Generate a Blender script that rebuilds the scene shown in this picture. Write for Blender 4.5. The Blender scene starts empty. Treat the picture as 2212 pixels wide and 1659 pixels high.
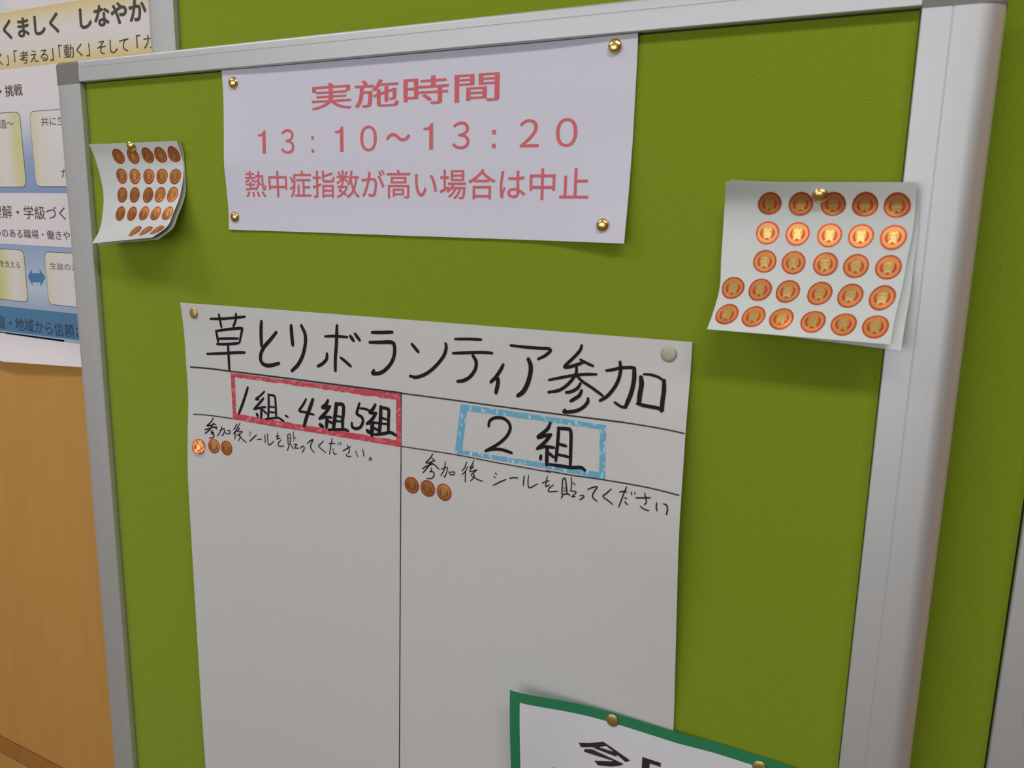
import bpy, bmesh, math, random
from mathutils import Vector, Matrix, noise
sc = bpy.context.scene
C = sc.collection
random.seed(7)
# ------------------------------------------------------------------ camera
cam_data = bpy.data.cameras.new('camera')
cam = bpy.data.objects.new('camera', cam_data)
C.objects.link(cam)
cam_data.sensor_width = 36.0
cam_data.lens = 29.304
cam_data.clip_start = 0.02
CAM = Vector((0.323836, -0.601721, 1.583199))
RIGHT = Vector((0.877995, 0.478262, 0.019752))
DOWN = Vector((0.111315, -0.163872, -0.980181))
FWD = Vector((-0.465547, 0.862793, -0.197116))
m = Matrix((RIGHT, -DOWN, -FWD)).transposed().to_4x4()
m.translation = CAM
cam.matrix_world = m
cam_data.dof.use_dof = True
cam_data.dof.focus_distance = 0.82
cam_data.dof.aperture_fstop = 13
sc.camera = cam
# ------------------------------------------------------------------ light
sc.view_settings.view_transform = 'Standard'
sc.view_settings.look = 'None'
sc.view_settings.gamma = 1.0
sc.view_settings.use_curve_mapping = False
sc.view_settings.exposure = 0.0
sc.cycles.use_denoising = True
sc.cycles.max_bounces = 8
world = bpy.data.worlds.new('sky')
sc.world = world
world.use_nodes = True
world.node_tree.nodes['Background'].inputs[0].default_value = (0.80, 0.90, 1.0, 1)
world.node_tree.nodes['Background'].inputs[1].default_value = 1.0

def area(name, loc, rot, sx, sy, power, col):
    d = bpy.data.lights.new(name, 'AREA')
    d.shape = 'RECTANGLE'; d.size = sx; d.size_y = sy
    d.energy = power; d.color = col
    o = bpy.data.objects.new(name, d); C.objects.link(o)
    o.location = loc; o.rotation_euler = rot
    return o
# daylight that comes in through the corridor windows opposite the boards
area('window_daylight', (-0.75, -2.42, 1.65), (math.pi/2, 0, 0), 2.7, 1.2, 11.0, (0.90, 0.95, 1.0))
# ------------------------------------------------------------------ traced outlines, in tenths of a millimetre (x,z)
HEAD = [(28,-3519,14743,-3342,14757,-3181,14779,-3037,14800),(30,-3392,14796,-3382,14727,-3371,14668),(30,-3155,14820,-3166,14754,-3204,14692),(31,-3453,14624,-3443,14571,-3433,14512),(30,-3438,14625,-3280,14654,-3104,14679,-3085,14667,-3097,14632,-3130,14533),(28,-3423,14545,-3288,14559,-3149,14571),(30,-3450,14487,-3293,14501,-3145,14524),(30,-3602,14371,-3374,14398,-3180,14424,-3064,14435),(33,-3294,14481,-3293,14390,-3292,14238),(41,-2818,14769,-2829,14675,-2833,14528),(41,-2629,14676,-2716,14591,-2804,14510,-2847,14432,-2846,14369,-2799,14337,-2715,14340,-2609,14372),(42,-2432,14758,-2429,14667,-2420,14571),(40,-2303,14769,-2260,14691,-2260,14600,-2295,14485,-2358,14387,-2442,14314),(27,-2012,14690,-1881,14703,-1745,14705),(38,-1866,14803,-1877,14635,-1894,14484,-1897,14374),(34,-1994,14526,-2002,14473,-2055,14423,-2111,14394),(31,-1827,14503,-1763,14467,-1712,14435),(35,-1710,14718,-1672,14678),(33,-1655,14744,-1601,14689),(32,-1459,14773,-1346,14782,-1230,14795),(36,-1484,14680,-1359,14691,-1242,14701,-1210,14675,-1211,14590,-1256,14499,-1351,14417,-1453,14393,-1443,14424),(31,-1017,14706,-986,14676,-949,14642),(32,-662,14741,-656,14706,-683,14630,-770,14529,-869,14453,-970,14412,-1038,14416),(25,-566,14790,-429,14802,-305,14808),(27,-586,14665,-449,14682,-293,14700,-196,14703),(33,-386,14664,-354,14617,-358,14553,-404,14485,-467,14441,-536,14422),(32,-88,14615,-117,14561,-166,14493,-206,14454),(38,-146,14508,-135,14460,-153,14368),(27,-20,14785,105,14783,250,14786,326,14790,345,14773,299,14730,238,14696),(41,147,14685,170,14635,169,14565,144,14475,107,14408,59,14369),(28,619,14841,606,14801,558,14743,487,14671,482,14654,525,14662,604,14693,647,14715),(24,613,14728,661,14709,724,14689),(28,583,14664,582,14617,559,14574,510,14514,437,14460,343,14433),(25,343,14534,447,14565,550,14593,652,14614,756,14626),(25,587,14597,641,14556,731,14513,822,14464),(28,624,14537,600,14497,550,14464,502,14450),(31,638,14481,618,14438,575,14405,547,14385),(30,697,14424,695,14394,653,14344,588,14308,495,14288,498,14306),(26,840,14665,892,14677,953,14697,1042,14711,1064,14708),(37,1069,14706,1074,14619,1059,14513,1022,14401),(23,1026,14398,984,14399,928,14424),(30,949,14742,958,14684,946,14604,910,14528,858,14462,803,14423),(40,1129,14644,1138,14587,1131,14509,1130,14445),(21,1151,14671,1208,14672,1269,14660,1313,14636),(36,1314,14640,1320,14564,1317,14482,1317,14412),(29,1117,14440,1183,14432,1251,14430,1326,14422)]
LAB1 = [(33,-3043,14078,-3115,13920,-3181,13791),(23,-2818,14063,-2880,14011,-2939,13971,-2898,13972),(27,-2833,13992,-2895,13931,-2969,13862),(25,-2969,13862,-2897,13885,-2810,13905),(32,-2866,13893,-2874,13785),(32,-2935,13819,-2917,13800),(25,-2844,13868,-2802,13840),(28,-2762,14041,-2766,13923,-2780,13794),(26,-2766,14037,-2686,14034,-2674,13991,-2671,13894,-2670,13813),(19,-2756,13916,-2681,13919),(19,-2769,13865,-2737,13861,-2683,13866),(24,-2813,13781,-2718,13802,-2643,13816,-2570,13792),(22,-2547,13853,-2514,13843),(27,-2271,14052,-2314,13988,-2362,13926,-2286,13920,-2180,13910),(41,-2185,14059,-2223,13975,-2267,13882,-2306,13781),(35,-1996,14074,-2022,14032,-2068,13995,-1983,14014),(35,-1973,14019,-2035,13944,-2106,13880),(28,-2106,13880,-2026,13906,-1957,13912),(39,-2011,13908,-2024,13804),(41,-2103,13821,-2069,13806),(30,-1998,13871,-1954,13857),(44,-1894,14056,-1912,13937,-1936,13809),(38,-1900,14048,-1817,14054,-1809,13989,-1821,13910,-1824,13813),(21,-1898,13935,-1830,13932),(23,-1909,13883,-1831,13890),(30,-1995,13785,-1892,13801,-1804,13815,-1756,13807),(31,-1617,14091,-1637,14035,-1648,13988,-1592,13964,-1579,13920,-1613,13862,-1670,13842,-1707,13856,-1711,13890),(24,-1609,14046,-1543,14047,-1479,14032),(33,-1432,14103,-1460,14058,-1498,14022,-1442,14022),(34,-1424,14025,-1471,13958,-1532,13907),(25,-1532,13907,-1462,13928,-1398,13933),(44,-1467,13924,-1478,13804),(42,-1529,13843,-1506,13827),(28,-1444,13878,-1399,13861),(40,-1368,14092,-1374,13971,-1390,13832),(33,-1354,14086,-1296,14082,-1278,14066,-1283,13968,-1285,13855),(23,-1360,13988,-1306,13980),(22,-1366,13934,-1297,13936),(32,-1445,13816,-1353,13837,-1262,13862,-1199,13844)]
LAB2 = [(29,-220,14067,-210,14114,-159,14149,-77,14156,-21,14122,-9,14070,-43,14001,-124,13924,-247,13844),(29,-247,13844,-175,13870,-82,13880,11,13867),(31,369,14178,342,14121,257,14041,325,14065,373,14081),(32,378,14082,327,14012,255,13942),(28,255,13942,328,13972,411,13976),(35,348,13975,348,13818),(30,292,13889,288,13857),(28,369,13920,409,13896),(31,448,14149,443,14021,432,13868),(31,443,14144,515,14151,558,14135,565,13979,567,13838),(27,458,14014,521,14007),(24,442,13923,496,13923,553,13920),(31,373,13827,480,13832,577,13836,662,13851,701,13836)]
INS1 = [(17,-3545,13696,-3584,13643,-3633,13604,-3594,13610,-3523,13637),(15,-3548,13645,-3505,13626),(17,-3664,13555,-3607,13576,-3543,13600,-3490,13604),(17,-3558,13614,-3600,13561,-3656,13518),(15,-3536,13606,-3490,13586),(14,-3553,13569,-3574,13542,-3535,13545,-3570,13524),(15,-3570,13527,-3531,13519,-3542,13493,-3595,13475),(13,-3423,13624,-3437,13577,-3485,13511),(13,-3451,13575,-3394,13603,-3387,13578,-3408,13530,-3426,13535),(13,-3380,13573,-3356,13550),(13,-3345,13589,-3307,13591,-3317,13560),(11,-3356,13555,-3310,13559),(14,-3212,13678,-3237,13635,-3258,13611),(14,-3198,13648,-3226,13604,-3262,13568),(14,-3234,13593,-3241,13512),(12,-3166,13694,-3198,13645,-3177,13632,-3213,13596,-3136,13611),(12,-3136,13601,-3213,13553),(12,-3189,13572,-3165,13554,-3190,13503),(14,-3182,13557,-3138,13526,-3087,13501),(11,-3036,13620,-3018,13601),(10,-3043,13590,-3030,13581),(15,-3038,13519,-2993,13557,-2944,13598),(15,-2932,13552,-2877,13564),(12,-2828,13617,-2827,13533),(12,-2793,13632,-2792,13564,-2777,13517,-2708,13566),(12,-2683,13619,-2639,13633),(12,-2655,13665,-2663,13619,-2667,13593,-2626,13614),(12,-2614,13595,-2648,13559,-2653,13532,-2629,13525,-2579,13536),(12,-2525,13660,-2522,13562),(11,-2522,13658,-2492,13672,-2487,13629,-2492,13567),(8,-2517,13625,-2493,13628),(8,-2518,13594,-2494,13597),(9,-2519,13565,-2489,13572),(12,-2506,13559,-2534,13495),(12,-2489,13562,-2451,13526),(9,-2448,13704,-2445,13604),(9,-2443,13648,-2414,13640),(12,-2445,13570,-2409,13578,-2433,13538,-2384,13543),(13,-2361,13544,-2338,13568,-2315,13566,-2316,13540,-2340,13506),(14,-2269,13609,-2232,13640,-2197,13658,-2227,13600,-2225,13564,-2185,13527),(12,-2066,13664,-2099,13629,-2128,13604,-2094,13579,-2038,13547),(13,-1995,13647,-1954,13656,-1920,13658),(12,-1956,13703,-1974,13628,-1992,13542),(10,-1959,13595,-1937,13598),(12,-1944,13577,-1935,13553,-1907,13558),(10,-1883,13669,-1871,13656),(10,-1854,13683,-1849,13661),(13,-1826,13600,-1782,13627,-1733,13657),(12,-1775,13668,-1758,13640,-1746,13617,-1762,13585),(13,-1784,13574,-1772,13554,-1726,13563),(10,-1670,13622,-1659,13591,-1644,13571),(11,-1589,13654,-1578,13619,-1575,13585),(10,-1498,13588,-1510,13570,-1505,13558,-1489,13565,-1485,13582,-1498,13588)]
INS2 = [(13,-794,13731,-824,13685,-868,13640,-834,13643,-773,13673),(11,-807,13691,-770,13671),(14,-906,13575,-855,13610,-793,13637),(14,-807,13659,-848,13599,-899,13540),(13,-834,13637,-787,13638,-726,13599),(11,-814,13599,-807,13576,-831,13555),(13,-824,13559,-787,13562,-780,13534,-807,13500,-858,13491),(11,-659,13677,-672,13605,-709,13543),(11,-706,13602,-646,13632,-639,13610,-662,13539,-679,13551),(11,-625,13595,-602,13564),(11,-606,13592,-563,13600,-569,13570),(11,-599,13570,-566,13573),(11,-436,13716,-458,13658,-487,13624),(11,-426,13674,-451,13624,-484,13590),(12,-448,13630,-450,13529),(11,-362,13742,-384,13693,-403,13667,-365,13673),(11,-368,13695,-403,13632,-332,13661),(11,-332,13659,-390,13606),(11,-371,13626,-357,13594,-395,13547),(12,-390,13600,-331,13576,-270,13566),(12,-145,13662,-133,13653),(11,-157,13632,-145,13620),(13,-162,13549,-103,13587,-38,13624),(13,-2,13639,38,13654,78,13656),(12,138,13689,131,13599),(11,180,13699,176,13638,192,13591,269,13641),(11,311,13654,346,13674,378,13688),(11,359,13723,349,13669,348,13631,382,13654),(11,418,13660,378,13620,379,13593,460,13613),(13,503,13726,500,13661,499,13602),(14,506,13727,526,13733,537,13679,549,13606),(8,512,13650,532,13654),(9,510,13625,539,13631),(14,500,13593,552,13607,573,13600),(12,511,13590,495,13560),(11,580,13754,585,13704,582,13645),(10,597,13712,621,13698),(10,574,13638,632,13639,593,13593,625,13600),(12,668,13616,696,13622,702,13610,666,13579),(13,736,13683,778,13707,817,13718,786,13659,785,13622,823,13601),(13,942,13727,908,13689,874,13651,917,13629,963,13605),(13,1017,13717,1049,13729,1077,13732),(12,1074,13772,1051,13704,1017,13593),(11,1058,13679,1083,13680),(12,1068,13653,1077,13637,1094,13633),(11,1117,13738,1122,13716),(10,1145,13743,1150,13727),(14,1157,13700,1218,13713,1280,13726),(12,1231,13751,1244,13709,1249,13684,1235,13661),(12,1201,13641,1234,13625,1274,13622),(12,1335,13697,1334,13662,1341,13634),(13,1390,13701,1416,13694,1424,13661,1419,13620)]
RULES = [(17,-3862,14206,-3551,14219,-3251,14222,-2568,14232,-1933,14239,-1142,14249),(12,-3834,13700,-3634,13716,-3261,13725,-2687,13727,-1947,13740,-1146,13749),(10,-1136,14254,-1142,13930,-1145,13532),(13,-1136,14246,-659,14251,-151,14254,347,14260,1025,14278),(10,-1135,13749,-568,13761,-120,13757,385,13761),(11,950,14277,1092,14278,1230,14278,1366,14275,1505,14266),(11,345,13769,579,13772,835,13787,1163,13800,1347,13799,1504,13790),(11,-1146,13589,-1166,12209,-1191,10418)]
RED = {'o': [(-3279,14206),(-1142,14240),(-1143,13741),(-3267,13720)],'i': [(-3222,14167),(-1195,14182),(-1197,13798),(-3223,13783)]}
BLUE = {'o': [(-502,14226),(867,14232),(883,13795),(-562,13774)],'i': [(-441,14174),(817,14194),(828,13841),(-487,13812)]}
NOTICE = [('実施時間',(-2106,-169,16729,16954)),('熱中症指数が高い場合は中止',(-2946,637,15963,16207))]
TIME = [('1',(-2765,-2672,16364,16575)),('3',(-2482,-2325,16359,16578)),(':',(-2119,-2090,16364,16508)),('1',(-1842,-1750,16365,16580)),('0',(-1560,-1381,16364,16580)),('~',(-1282,-1029,16440,16510)),('1',(-892,-797,16367,16578)),('3',(-607,-442,16363,16581)),(':',(-230,-196,16365,16506)),('2',(19,191,16367,16578)),('0',(338,520,16362,16574))]
WTXT = [('くましく',(-7836,-6708,17895,18134),'heavy'),('しなやか',(-6315,-5141,17900,18138),'heavy'),('」',(-7837,-7778,17590,17718),''),('「',(-7656,-7589,17617,17760),''),('考える',(-7543,-6970,17589,17742),''),('」',(-6928,-6860,17591,17733),''),('「',(-6753,-6690,17617,17759),''),('動く',(-6655,-6305,17596,17753),''),('」',(-6236,-6172,17594,17737),''),('そして',(-6031,-5475,17597,17748),''),('「',(-5341,-5271,17621,17761),''),('力',(-5226,-5048,17606,17748),''),('く',(-8003,-7910,17599,17747),''),('・挑戦',(-8036,-7551,17215,17356),''),('造～',(-8099,-7798,16826,16940),''),('共に生',(-7220,-6740,16828,16935),''),('た',(-6903,-6737,16197,16299),''),('理解・学級づく',(-8474,-6885,15672,15843),''),('いのある職場・働きや',(-8446,-6833,15421,15537),''),('を支える',(-8402,-7953,15015,15108),''),('生徒の元',(-7296,-6723,15037,15126),''),('庭・地域から信頼さ',(-8620,-6719,14160,14341),'')]
WGEO = {'band': [(-7860,18252),(-5043,18202),(-5080,17559),(-7980,17552)],'box1': [(-8071,17021),(-7611,17003),(-7706,16081),(-8232,16081)],'box2': [(-7401,17014),(-6811,16997),(-6811,16091),(-7488,16091)],'white': [(-8245,16006),(-6822,16005),(-6806,15343),(-8362,15318)],'box3': [(-8374,15252),(-7831,15260),(-7869,14579),(-8492,14563)],'box4': [(-7359,15250),(-6817,15260),(-6812,14583),(-7425,14565)],'arrow': [(-7805,14915),(-7708,15017),(-7705,14964),(-7538,14973),(-7530,15025),(-7418,14921),(-7549,14793),(-7540,14853),(-7712,14843),(-7719,14797)],'blue': [(-8510,14453),(-6825,14480),(-6805,14140),(-8575,14074)],'strip': [(-8586,14013),(-7141,14049)],'foot': [(-8637,13711),(-8345,13686),(-6821,13768)],'top': [(-7839,18374),(-8053,17124),(-6821,17511)]}
SHEET1 = [[(-4990,-197,16483),(-4990,-143,16365),(-4990,-95,16167),(-4990,-72,15969),(-4990,-100,15769),(-4990,-155,15593),(-4990,-250,15462)],[(-3790,-90,16499),(-3790,-38,16364),(-3790,-22,16218),(-3790,-83,15975),(-3790,-184,15789),(-3790,-268,15661),(-3790,-446,15561)]]
SHEET2 = [[(1714,-170,16090),(1692,-75,15948),(1686,-50,15746),(1695,-80,15550),(1711,-130,15366),(1691,-200,15182),(1681,-280,15087)],[(2898,-170,16088),(2904,-125,15947),(2903,-115,15779),(2889,-130,15602),(2882,-170,15436),(2865,-210,15268),(2855,-270,15083)]]
ST1 = [[(0.288,0.129),(0.459,0.129),(0.627,0.127),(0.774,0.127),(0.92,0.125)],[(0.27,0.326),(0.429,0.334),(0.596,0.342),(0.753,0.347),(0.908,0.354)],[(0.262,0.5),(0.424,0.501),(0.598,0.503),(0.753,0.501),(0.907,0.5)],[(0.269,0.687),(0.436,0.688),(0.605,0.686),(0.765,0.688),(0.924,0.687)],[(0.588,0.901),(0.754,0.907),(0.913,0.905)]]
ST2 = [[(0.256,0.123),(0.425,0.124),(0.595,0.124),(0.756,0.125),(0.912,0.129)],[(0.257,0.312),(0.422,0.318),(0.592,0.327),(0.752,0.333),(0.912,0.34)],[(0.256,0.502),(0.417,0.511),(0.59,0.521),(0.751,0.534),(0.915,0.543)],[(0.082,0.687),(0.243,0.7),(0.403,0.713),(0.581,0.727),(0.746,0.744),(0.912,0.759)],[(0.087,0.875),(0.246,0.888),(0.406,0.899),(0.582,0.913),(0.746,0.923),(0.91,0.93)]]
PST = [[(-3731,13369),(-3530,13398),(-3359,13402)],[(-1025,13397),(-850,13397),(-673,13393)]]
SIGN = {'top': [(95,11726),(186,11723),(503,11784),(760,11797),(1551,11770),(2145,11759),(2449,11774)],'left': [(95,11726),(94,11405),(95,10905)],'inner': [(193,11640),(469,11680),(1097,11676),(2084,11634)],'inl': [(193,11640),(180,10936)],'ima': [[(754,11417),(847,11441),(970,11491),(1214,11396),(1175,11366),(1080,11417),(999,11460),(932,11427),(777,11380)],[(879,11406),(934,11428),(1074,11425),(1095,11420),(1093,11389)],[(808,11372),(873,11389),(1159,11343),(1126,11315),(1045,11279),(933,11253),(896,11287),(1054,11332),(1066,11342),(805,11345)]],'hi': [(1322,11465),(1613,11468),(1389,11428),(1380,11376),(1316,11352)],'kusa': [(383,11080),(437,11084),(443,11109),(472,11113),(470,11085),(511,11095),(515,11112),(546,11117),(544,11086),(558,11083)]}
PINS = {'notice': [(-3051,17016),(805,17061),(-3111,15771),(779,15778)],'s1': (-4400,16464),'s2': (2317,16024),'poster': [(-3749,14788),(1335,14845)],'sign': [(1041,11714),(2248,11689)]}
# ------------------------------------------------------------------ materials
def lin(h):
    r = [int(h[i:i+2], 16)/255 for i in (0, 2, 4)]
    return tuple(x/12.92 if x <= .04045 else ((x+.055)/1.055)**2.4 for x in r)
def mat(name, col, rough=.5, metal=0.0, spec=.5, bump=None, vary=None, sheen=0):
    """bump=(scale, strength, distance), vary=(scale, amount)"""
    mt = bpy.data.materials.new(name); mt.use_nodes = True
    nt = mt.node_tree; b = nt.nodes['Principled BSDF']
    b.inputs['Base Color'].default_value = (*col, 1)
    b.inputs['Roughness'].default_value = rough
    b.inputs['Metallic'].default_value = metal
    b.inputs['Specular IOR Level'].default_value = spec
    if sheen: b.inputs['Sheen Weight'].default_value = sheen
    tc = nt.nodes.new('ShaderNodeTexCoord')
    if bump:
        n = nt.nodes.new('ShaderNodeTexNoise'); n.inputs['Scale'].default_value = bump[0]; n.inputs['Detail'].default_value = 3
        nt.links.new(tc.outputs['Object'], n.inputs['Vector'])
        bp = nt.nodes.new('ShaderNodeBump'); bp.inputs['Strength'].default_value = bump[1]; bp.inputs['Distance'].default_value = bump[2]
        nt.links.new(n.outputs['Fac'], bp.inputs['Height']); nt.links.new(bp.outputs['Normal'], b.inputs['Normal'])
    if vary:
        n = nt.nodes.new('ShaderNodeTexNoise'); n.inputs['Scale'].default_value = vary[0]; n.inputs['Detail'].default_value = 4
        nt.links.new(tc.outputs['Object'], n.inputs['Vector'])
        r = nt.nodes.new('ShaderNodeValToRGB')
        r.color_ramp.elements[0].position = .3; r.color_ramp.elements[1].position = .7
        r.color_ramp.elements[0].color = (*[x*(1-vary[1]) for x in col], 1)
        r.color_ramp.elements[1].color = (*[min(1, x*(1+vary[1])) for x in col], 1)
        nt.links.new(n.outputs['Fac'], r.inputs['Fac']); nt.links.new(r.outputs['Color'], b.inputs['Base Color'])
    return mt
M = {}
M['fabric'] = mat('green_fabric', (.233, .318, .0180), .95, spec=.08, bump=(900, .55, .0012), vary=(1100, .16), sheen=.5)
M['fabric'].node_tree.nodes['Principled BSDF'].inputs['Sheen Tint'].default_value = (.85, 1.0, .25, 1)
M['alu'] = mat('anodised_aluminium', (.66, .66, .675), .48, .6)
M['cap'] = mat('grey_plastic_cap', (.23, .222, .205), .55, spec=.3, bump=(600, .05, .0003))
M['dark'] = mat('dark_gap', (.012, .02, .004), .9)
M['copy'] = mat('copy_paper', (.725, .71, .83), .7, spec=.3, bump=(60, .02, .001))
M['back_sheet'] = mat('release_paper', (.69, .725, .715), .42, spec=.5)
M['red_print'] = mat('red_print', (.74, .155, .18), .7, spec=.2)
M['ink'] = mat('black_marker_ink', (.018, .013, .0135), .7, spec=.15)
M['rule_ink'] = mat('ruled_line_ink', (.05, .045, .048), .7, spec=.15)
M['brass'] = mat('brass', (.86, .62, .25), .24, 1.0)
M['brass_dull'] = mat('dull_brass', (.62, .46, .17), .42, 1.0)
M['nickel'] = mat('dull_nickel', (.50, .47, .38), .55, .75)
M['steel'] = mat('steel_needle', (.6, .6, .6), .3, 1.0)
M['st_red'] = mat('foil_red', (.60, .075, .035), .36, .75, bump=(700, .12, .0006))
M['st_gold'] = mat('foil_gold', (.78, .32, .10), .36, .92, bump=(800, .15, .0006))
M['st_bright'] = mat('foil_bright_gold', (.84, .60, .20), .30, .95, bump=(800, .12, .0005))
M['green_card'] = mat('green_card', (.025, .235, .105), .6, spec=.35)
M['sign_white'] = mat('sign_paper', (.80, .79, .86), .65, spec=.3)
M['sign_ink'] = mat('sign_ink', (.035, .015, .03), .55)
M['sign_green'] = mat('sign_green_ink', (.09, .42, .22), .6)
M['poster_white'] = mat('glossy_poster_white', (.86, .79, .83), .42, spec=.45)
M['poster_ink'] = mat('poster_brown_ink', (.075, .055, .045), .5)
M['poster_navy'] = mat('poster_navy_ink', (.035, .05, .085), .5)
M['poster_blue'] = mat('poster_blue', (.085, .235, .42), .45)
M['poster_sky'] = mat('poster_sky', (.50, .60, .78), .45)
M['floor'] = mat('floor_vinyl', (.22, .17, .11), .35, vary=(6, .1))
M['ceil'] = mat('ceiling_board', (.82, .82, .80), .9)
M['plaster'] = mat('cream_plaster', (.70, .67, .58), .9)
M['rubber'] = mat('black_rubber', (.02, .02, .02), .7)

def wood(name, a, b, sx=9):
    mt = bpy.data.materials.new(name); mt.use_nodes = True
    nt = mt.node_tree; p = nt.nodes['Principled BSDF']; p.inputs['Roughness'].default_value = .55
    p.inputs['Specular IOR Level'].default_value = .3
    tc = nt.nodes.new('ShaderNodeTexCoord'); mp = nt.nodes.new('ShaderNodeMapping')
    mp.inputs['Scale'].default_value = (sx*6, sx*6, sx*.55)
    n = nt.nodes.new('ShaderNodeTexNoise'); n.inputs['Scale'].default_value = 1.0; n.inputs['Detail'].default_value = 5; n.inputs['Distortion'].default_value = .6
    r = nt.nodes.new('ShaderNodeValToRGB'); r.color_ramp.elements[0].position = .3; r.color_ramp.elements[1].position = .72
    r.color_ramp.elements[0].color = (*a, 1); r.color_ramp.elements[1].color = (*b, 1)
    nt.links.new(tc.outputs['Object'], mp.inputs['Vector']); nt.links.new(mp.outputs['Vector'], n.inputs['Vector'])
    nt.links.new(n.outputs['Fac'], r.inputs['Fac']); nt.links.new(r.outputs['Color'], p.inputs['Base Color'])
    return mt
M['ply'] = wood('honey_plywood', (.625, .318, .078), (.665, .348, .090))
M['rail_wood'] = wood('orange_rail_wood', (.44, .185, .04), (.50, .225, .055))

def squared_paper():
    """white poster paper with a faint printed 5 cm grid (UV in metres)"""
    mt = bpy.data.materials.new('squared_poster_paper'); mt.use_nodes = True
    nt = mt.node_tree; p = nt.nodes['Principled BSDF']; p.inputs['Roughness'].default_value = .75
    p.inputs['Specular IOR Level'].default_value = .25
    uv = nt.nodes.new('ShaderNodeUVMap'); uv.uv_map = 'UVMap'
    sx = nt.nodes.new('ShaderNodeSeparateXYZ'); nt.links.new(uv.outputs['UV'], sx.inputs[0])
    def mth(op, a, b=None):
        n = nt.nodes.new('ShaderNodeMath'); n.operation = op
        for i, v in enumerate((a, b)):
            if v is None: continue
            if isinstance(v, (int, float)): n.inputs[i].default_value = v
            else: nt.links.new(v, n.inputs[i])
        return n.outputs[0]
    ls = []
    for ch, off in ((0, .0239), (1, .0188)):
        a = mth('SUBTRACT', sx.outputs[ch], off); a = mth('DIVIDE', a, .05); a = mth('FRACT', mth('ADD', a, 20.5))
        a = mth('ABSOLUTE', mth('SUBTRACT', a, .5)); ls.append(mth('LESS_THAN', a, .0042))
    k = mth('MAXIMUM', ls[0], ls[1])
    mx = nt.nodes.new('ShaderNodeMix'); mx.data_type = 'RGBA'
    mx.inputs['A'].default_value = (.665, .655, .655, 1); mx.inputs['B'].default_value = (.618, .61, .615, 1)
    nt.links.new(k, mx.inputs['Factor']); nt.links.new(mx.outputs['Result'], p.inputs['Base Color'])
    tc = nt.nodes.new('ShaderNodeTexCoord')
    n = nt.nodes.new('ShaderNodeTexNoise'); n.inputs['Scale'].default_value = 14; n.inputs['Detail'].default_value = 2
    nt.links.new(tc.outputs['Object'], n.inputs['Vector'])
    bp = nt.nodes.new('ShaderNodeBump'); bp.inputs['Strength'].default_value = .05; bp.inputs['Distance'].default_value = .006
    nt.links.new(n.outputs['Fac'], bp.inputs['Height']); nt.links.new(bp.outputs['Normal'], p.inputs['Normal'])
    return mt
M['squared'] = squared_paper()

def marker(name, col, pale, scale, lo, hi):
    """felt-pen hatching that lets some paper show through"""
    mt = bpy.data.materials.new(name); mt.use_nodes = True
    nt = mt.node_tree; p = nt.nodes['Principled BSDF']; p.inputs['Roughness'].default_value = .65
    tc = nt.nodes.new('ShaderNodeTexCoord'); mp = nt.nodes.new('ShaderNodeMapping')
    mp.inputs['Scale'].default_value = scale; mp.inputs['Rotation'].default_value = (0, .5, 0)
    n = nt.nodes.new('ShaderNodeTexNoise'); n.inputs['Scale'].default_value = 1; n.inputs['Detail'].default_value = 3
    r = nt.nodes.new('ShaderNodeValToRGB'); r.color_ramp.elements[0].position = lo; r.color_ramp.elements[1].position = hi
    r.color_ramp.elements[0].color = (*col, 1); r.color_ramp.elements[1].color = (*pale, 1)
    nt.links.new(tc.outputs['Object'], mp.inputs['Vector']); nt.links.new(mp.outputs['Vector'], n.inputs['Vector'])
    nt.links.new(n.outputs['Fac'], r.inputs['Fac']); nt.links.new(r.outputs['Color'], p.inputs['Base Color'])
    return mt
M['red_pen'] = marker('red_felt_pen', (.62, .055, .085), (.75, .28, .31), (240, 240, 420), .50, .72)
M['blue_pen'] = marker('blue_felt_pen', (.155, .46, .66), (.66, .76, .80), (330, 330, 160), .56, .66)

def ramp_mat(name, axis, stops, rough=.42):
    """printed colour gradient along one axis of the object, in metres"""
    mt = bpy.data.materials.new(name); mt.use_nodes = True
    nt = mt.node_tree; p = nt.nodes['Principled BSDF']; p.inputs['Roughness'].default_value = rough
    tc = nt.nodes.new('ShaderNodeTexCoord'); s = nt.nodes.new('ShaderNodeSeparateXYZ')
    nt.links.new(tc.outputs['Object'], s.inputs[0])
    mr = nt.nodes.new('ShaderNodeMapRange'); mr.inputs['From Min'].default_value = stops[0][0]; mr.inputs['From Max'].default_value = stops[-1][0]
    nt.links.new(s.outputs[axis], mr.inputs['Value'])
    r = nt.nodes.new('ShaderNodeValToRGB'); el = r.color_ramp.elements
    span = stops[-1][0]-stops[0][0]
    while len(el) < len(stops): el.new(.5)
    for e, (z, col) in zip(el, stops):
        e.position = (z-stops[0][0])/span; e.color = (*col, 1)
    nt.links.new(mr.outputs[0], r.inputs['Fac']); nt.links.new(r.outputs['Color'], p.inputs['Base Color'])
    return mt
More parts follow.
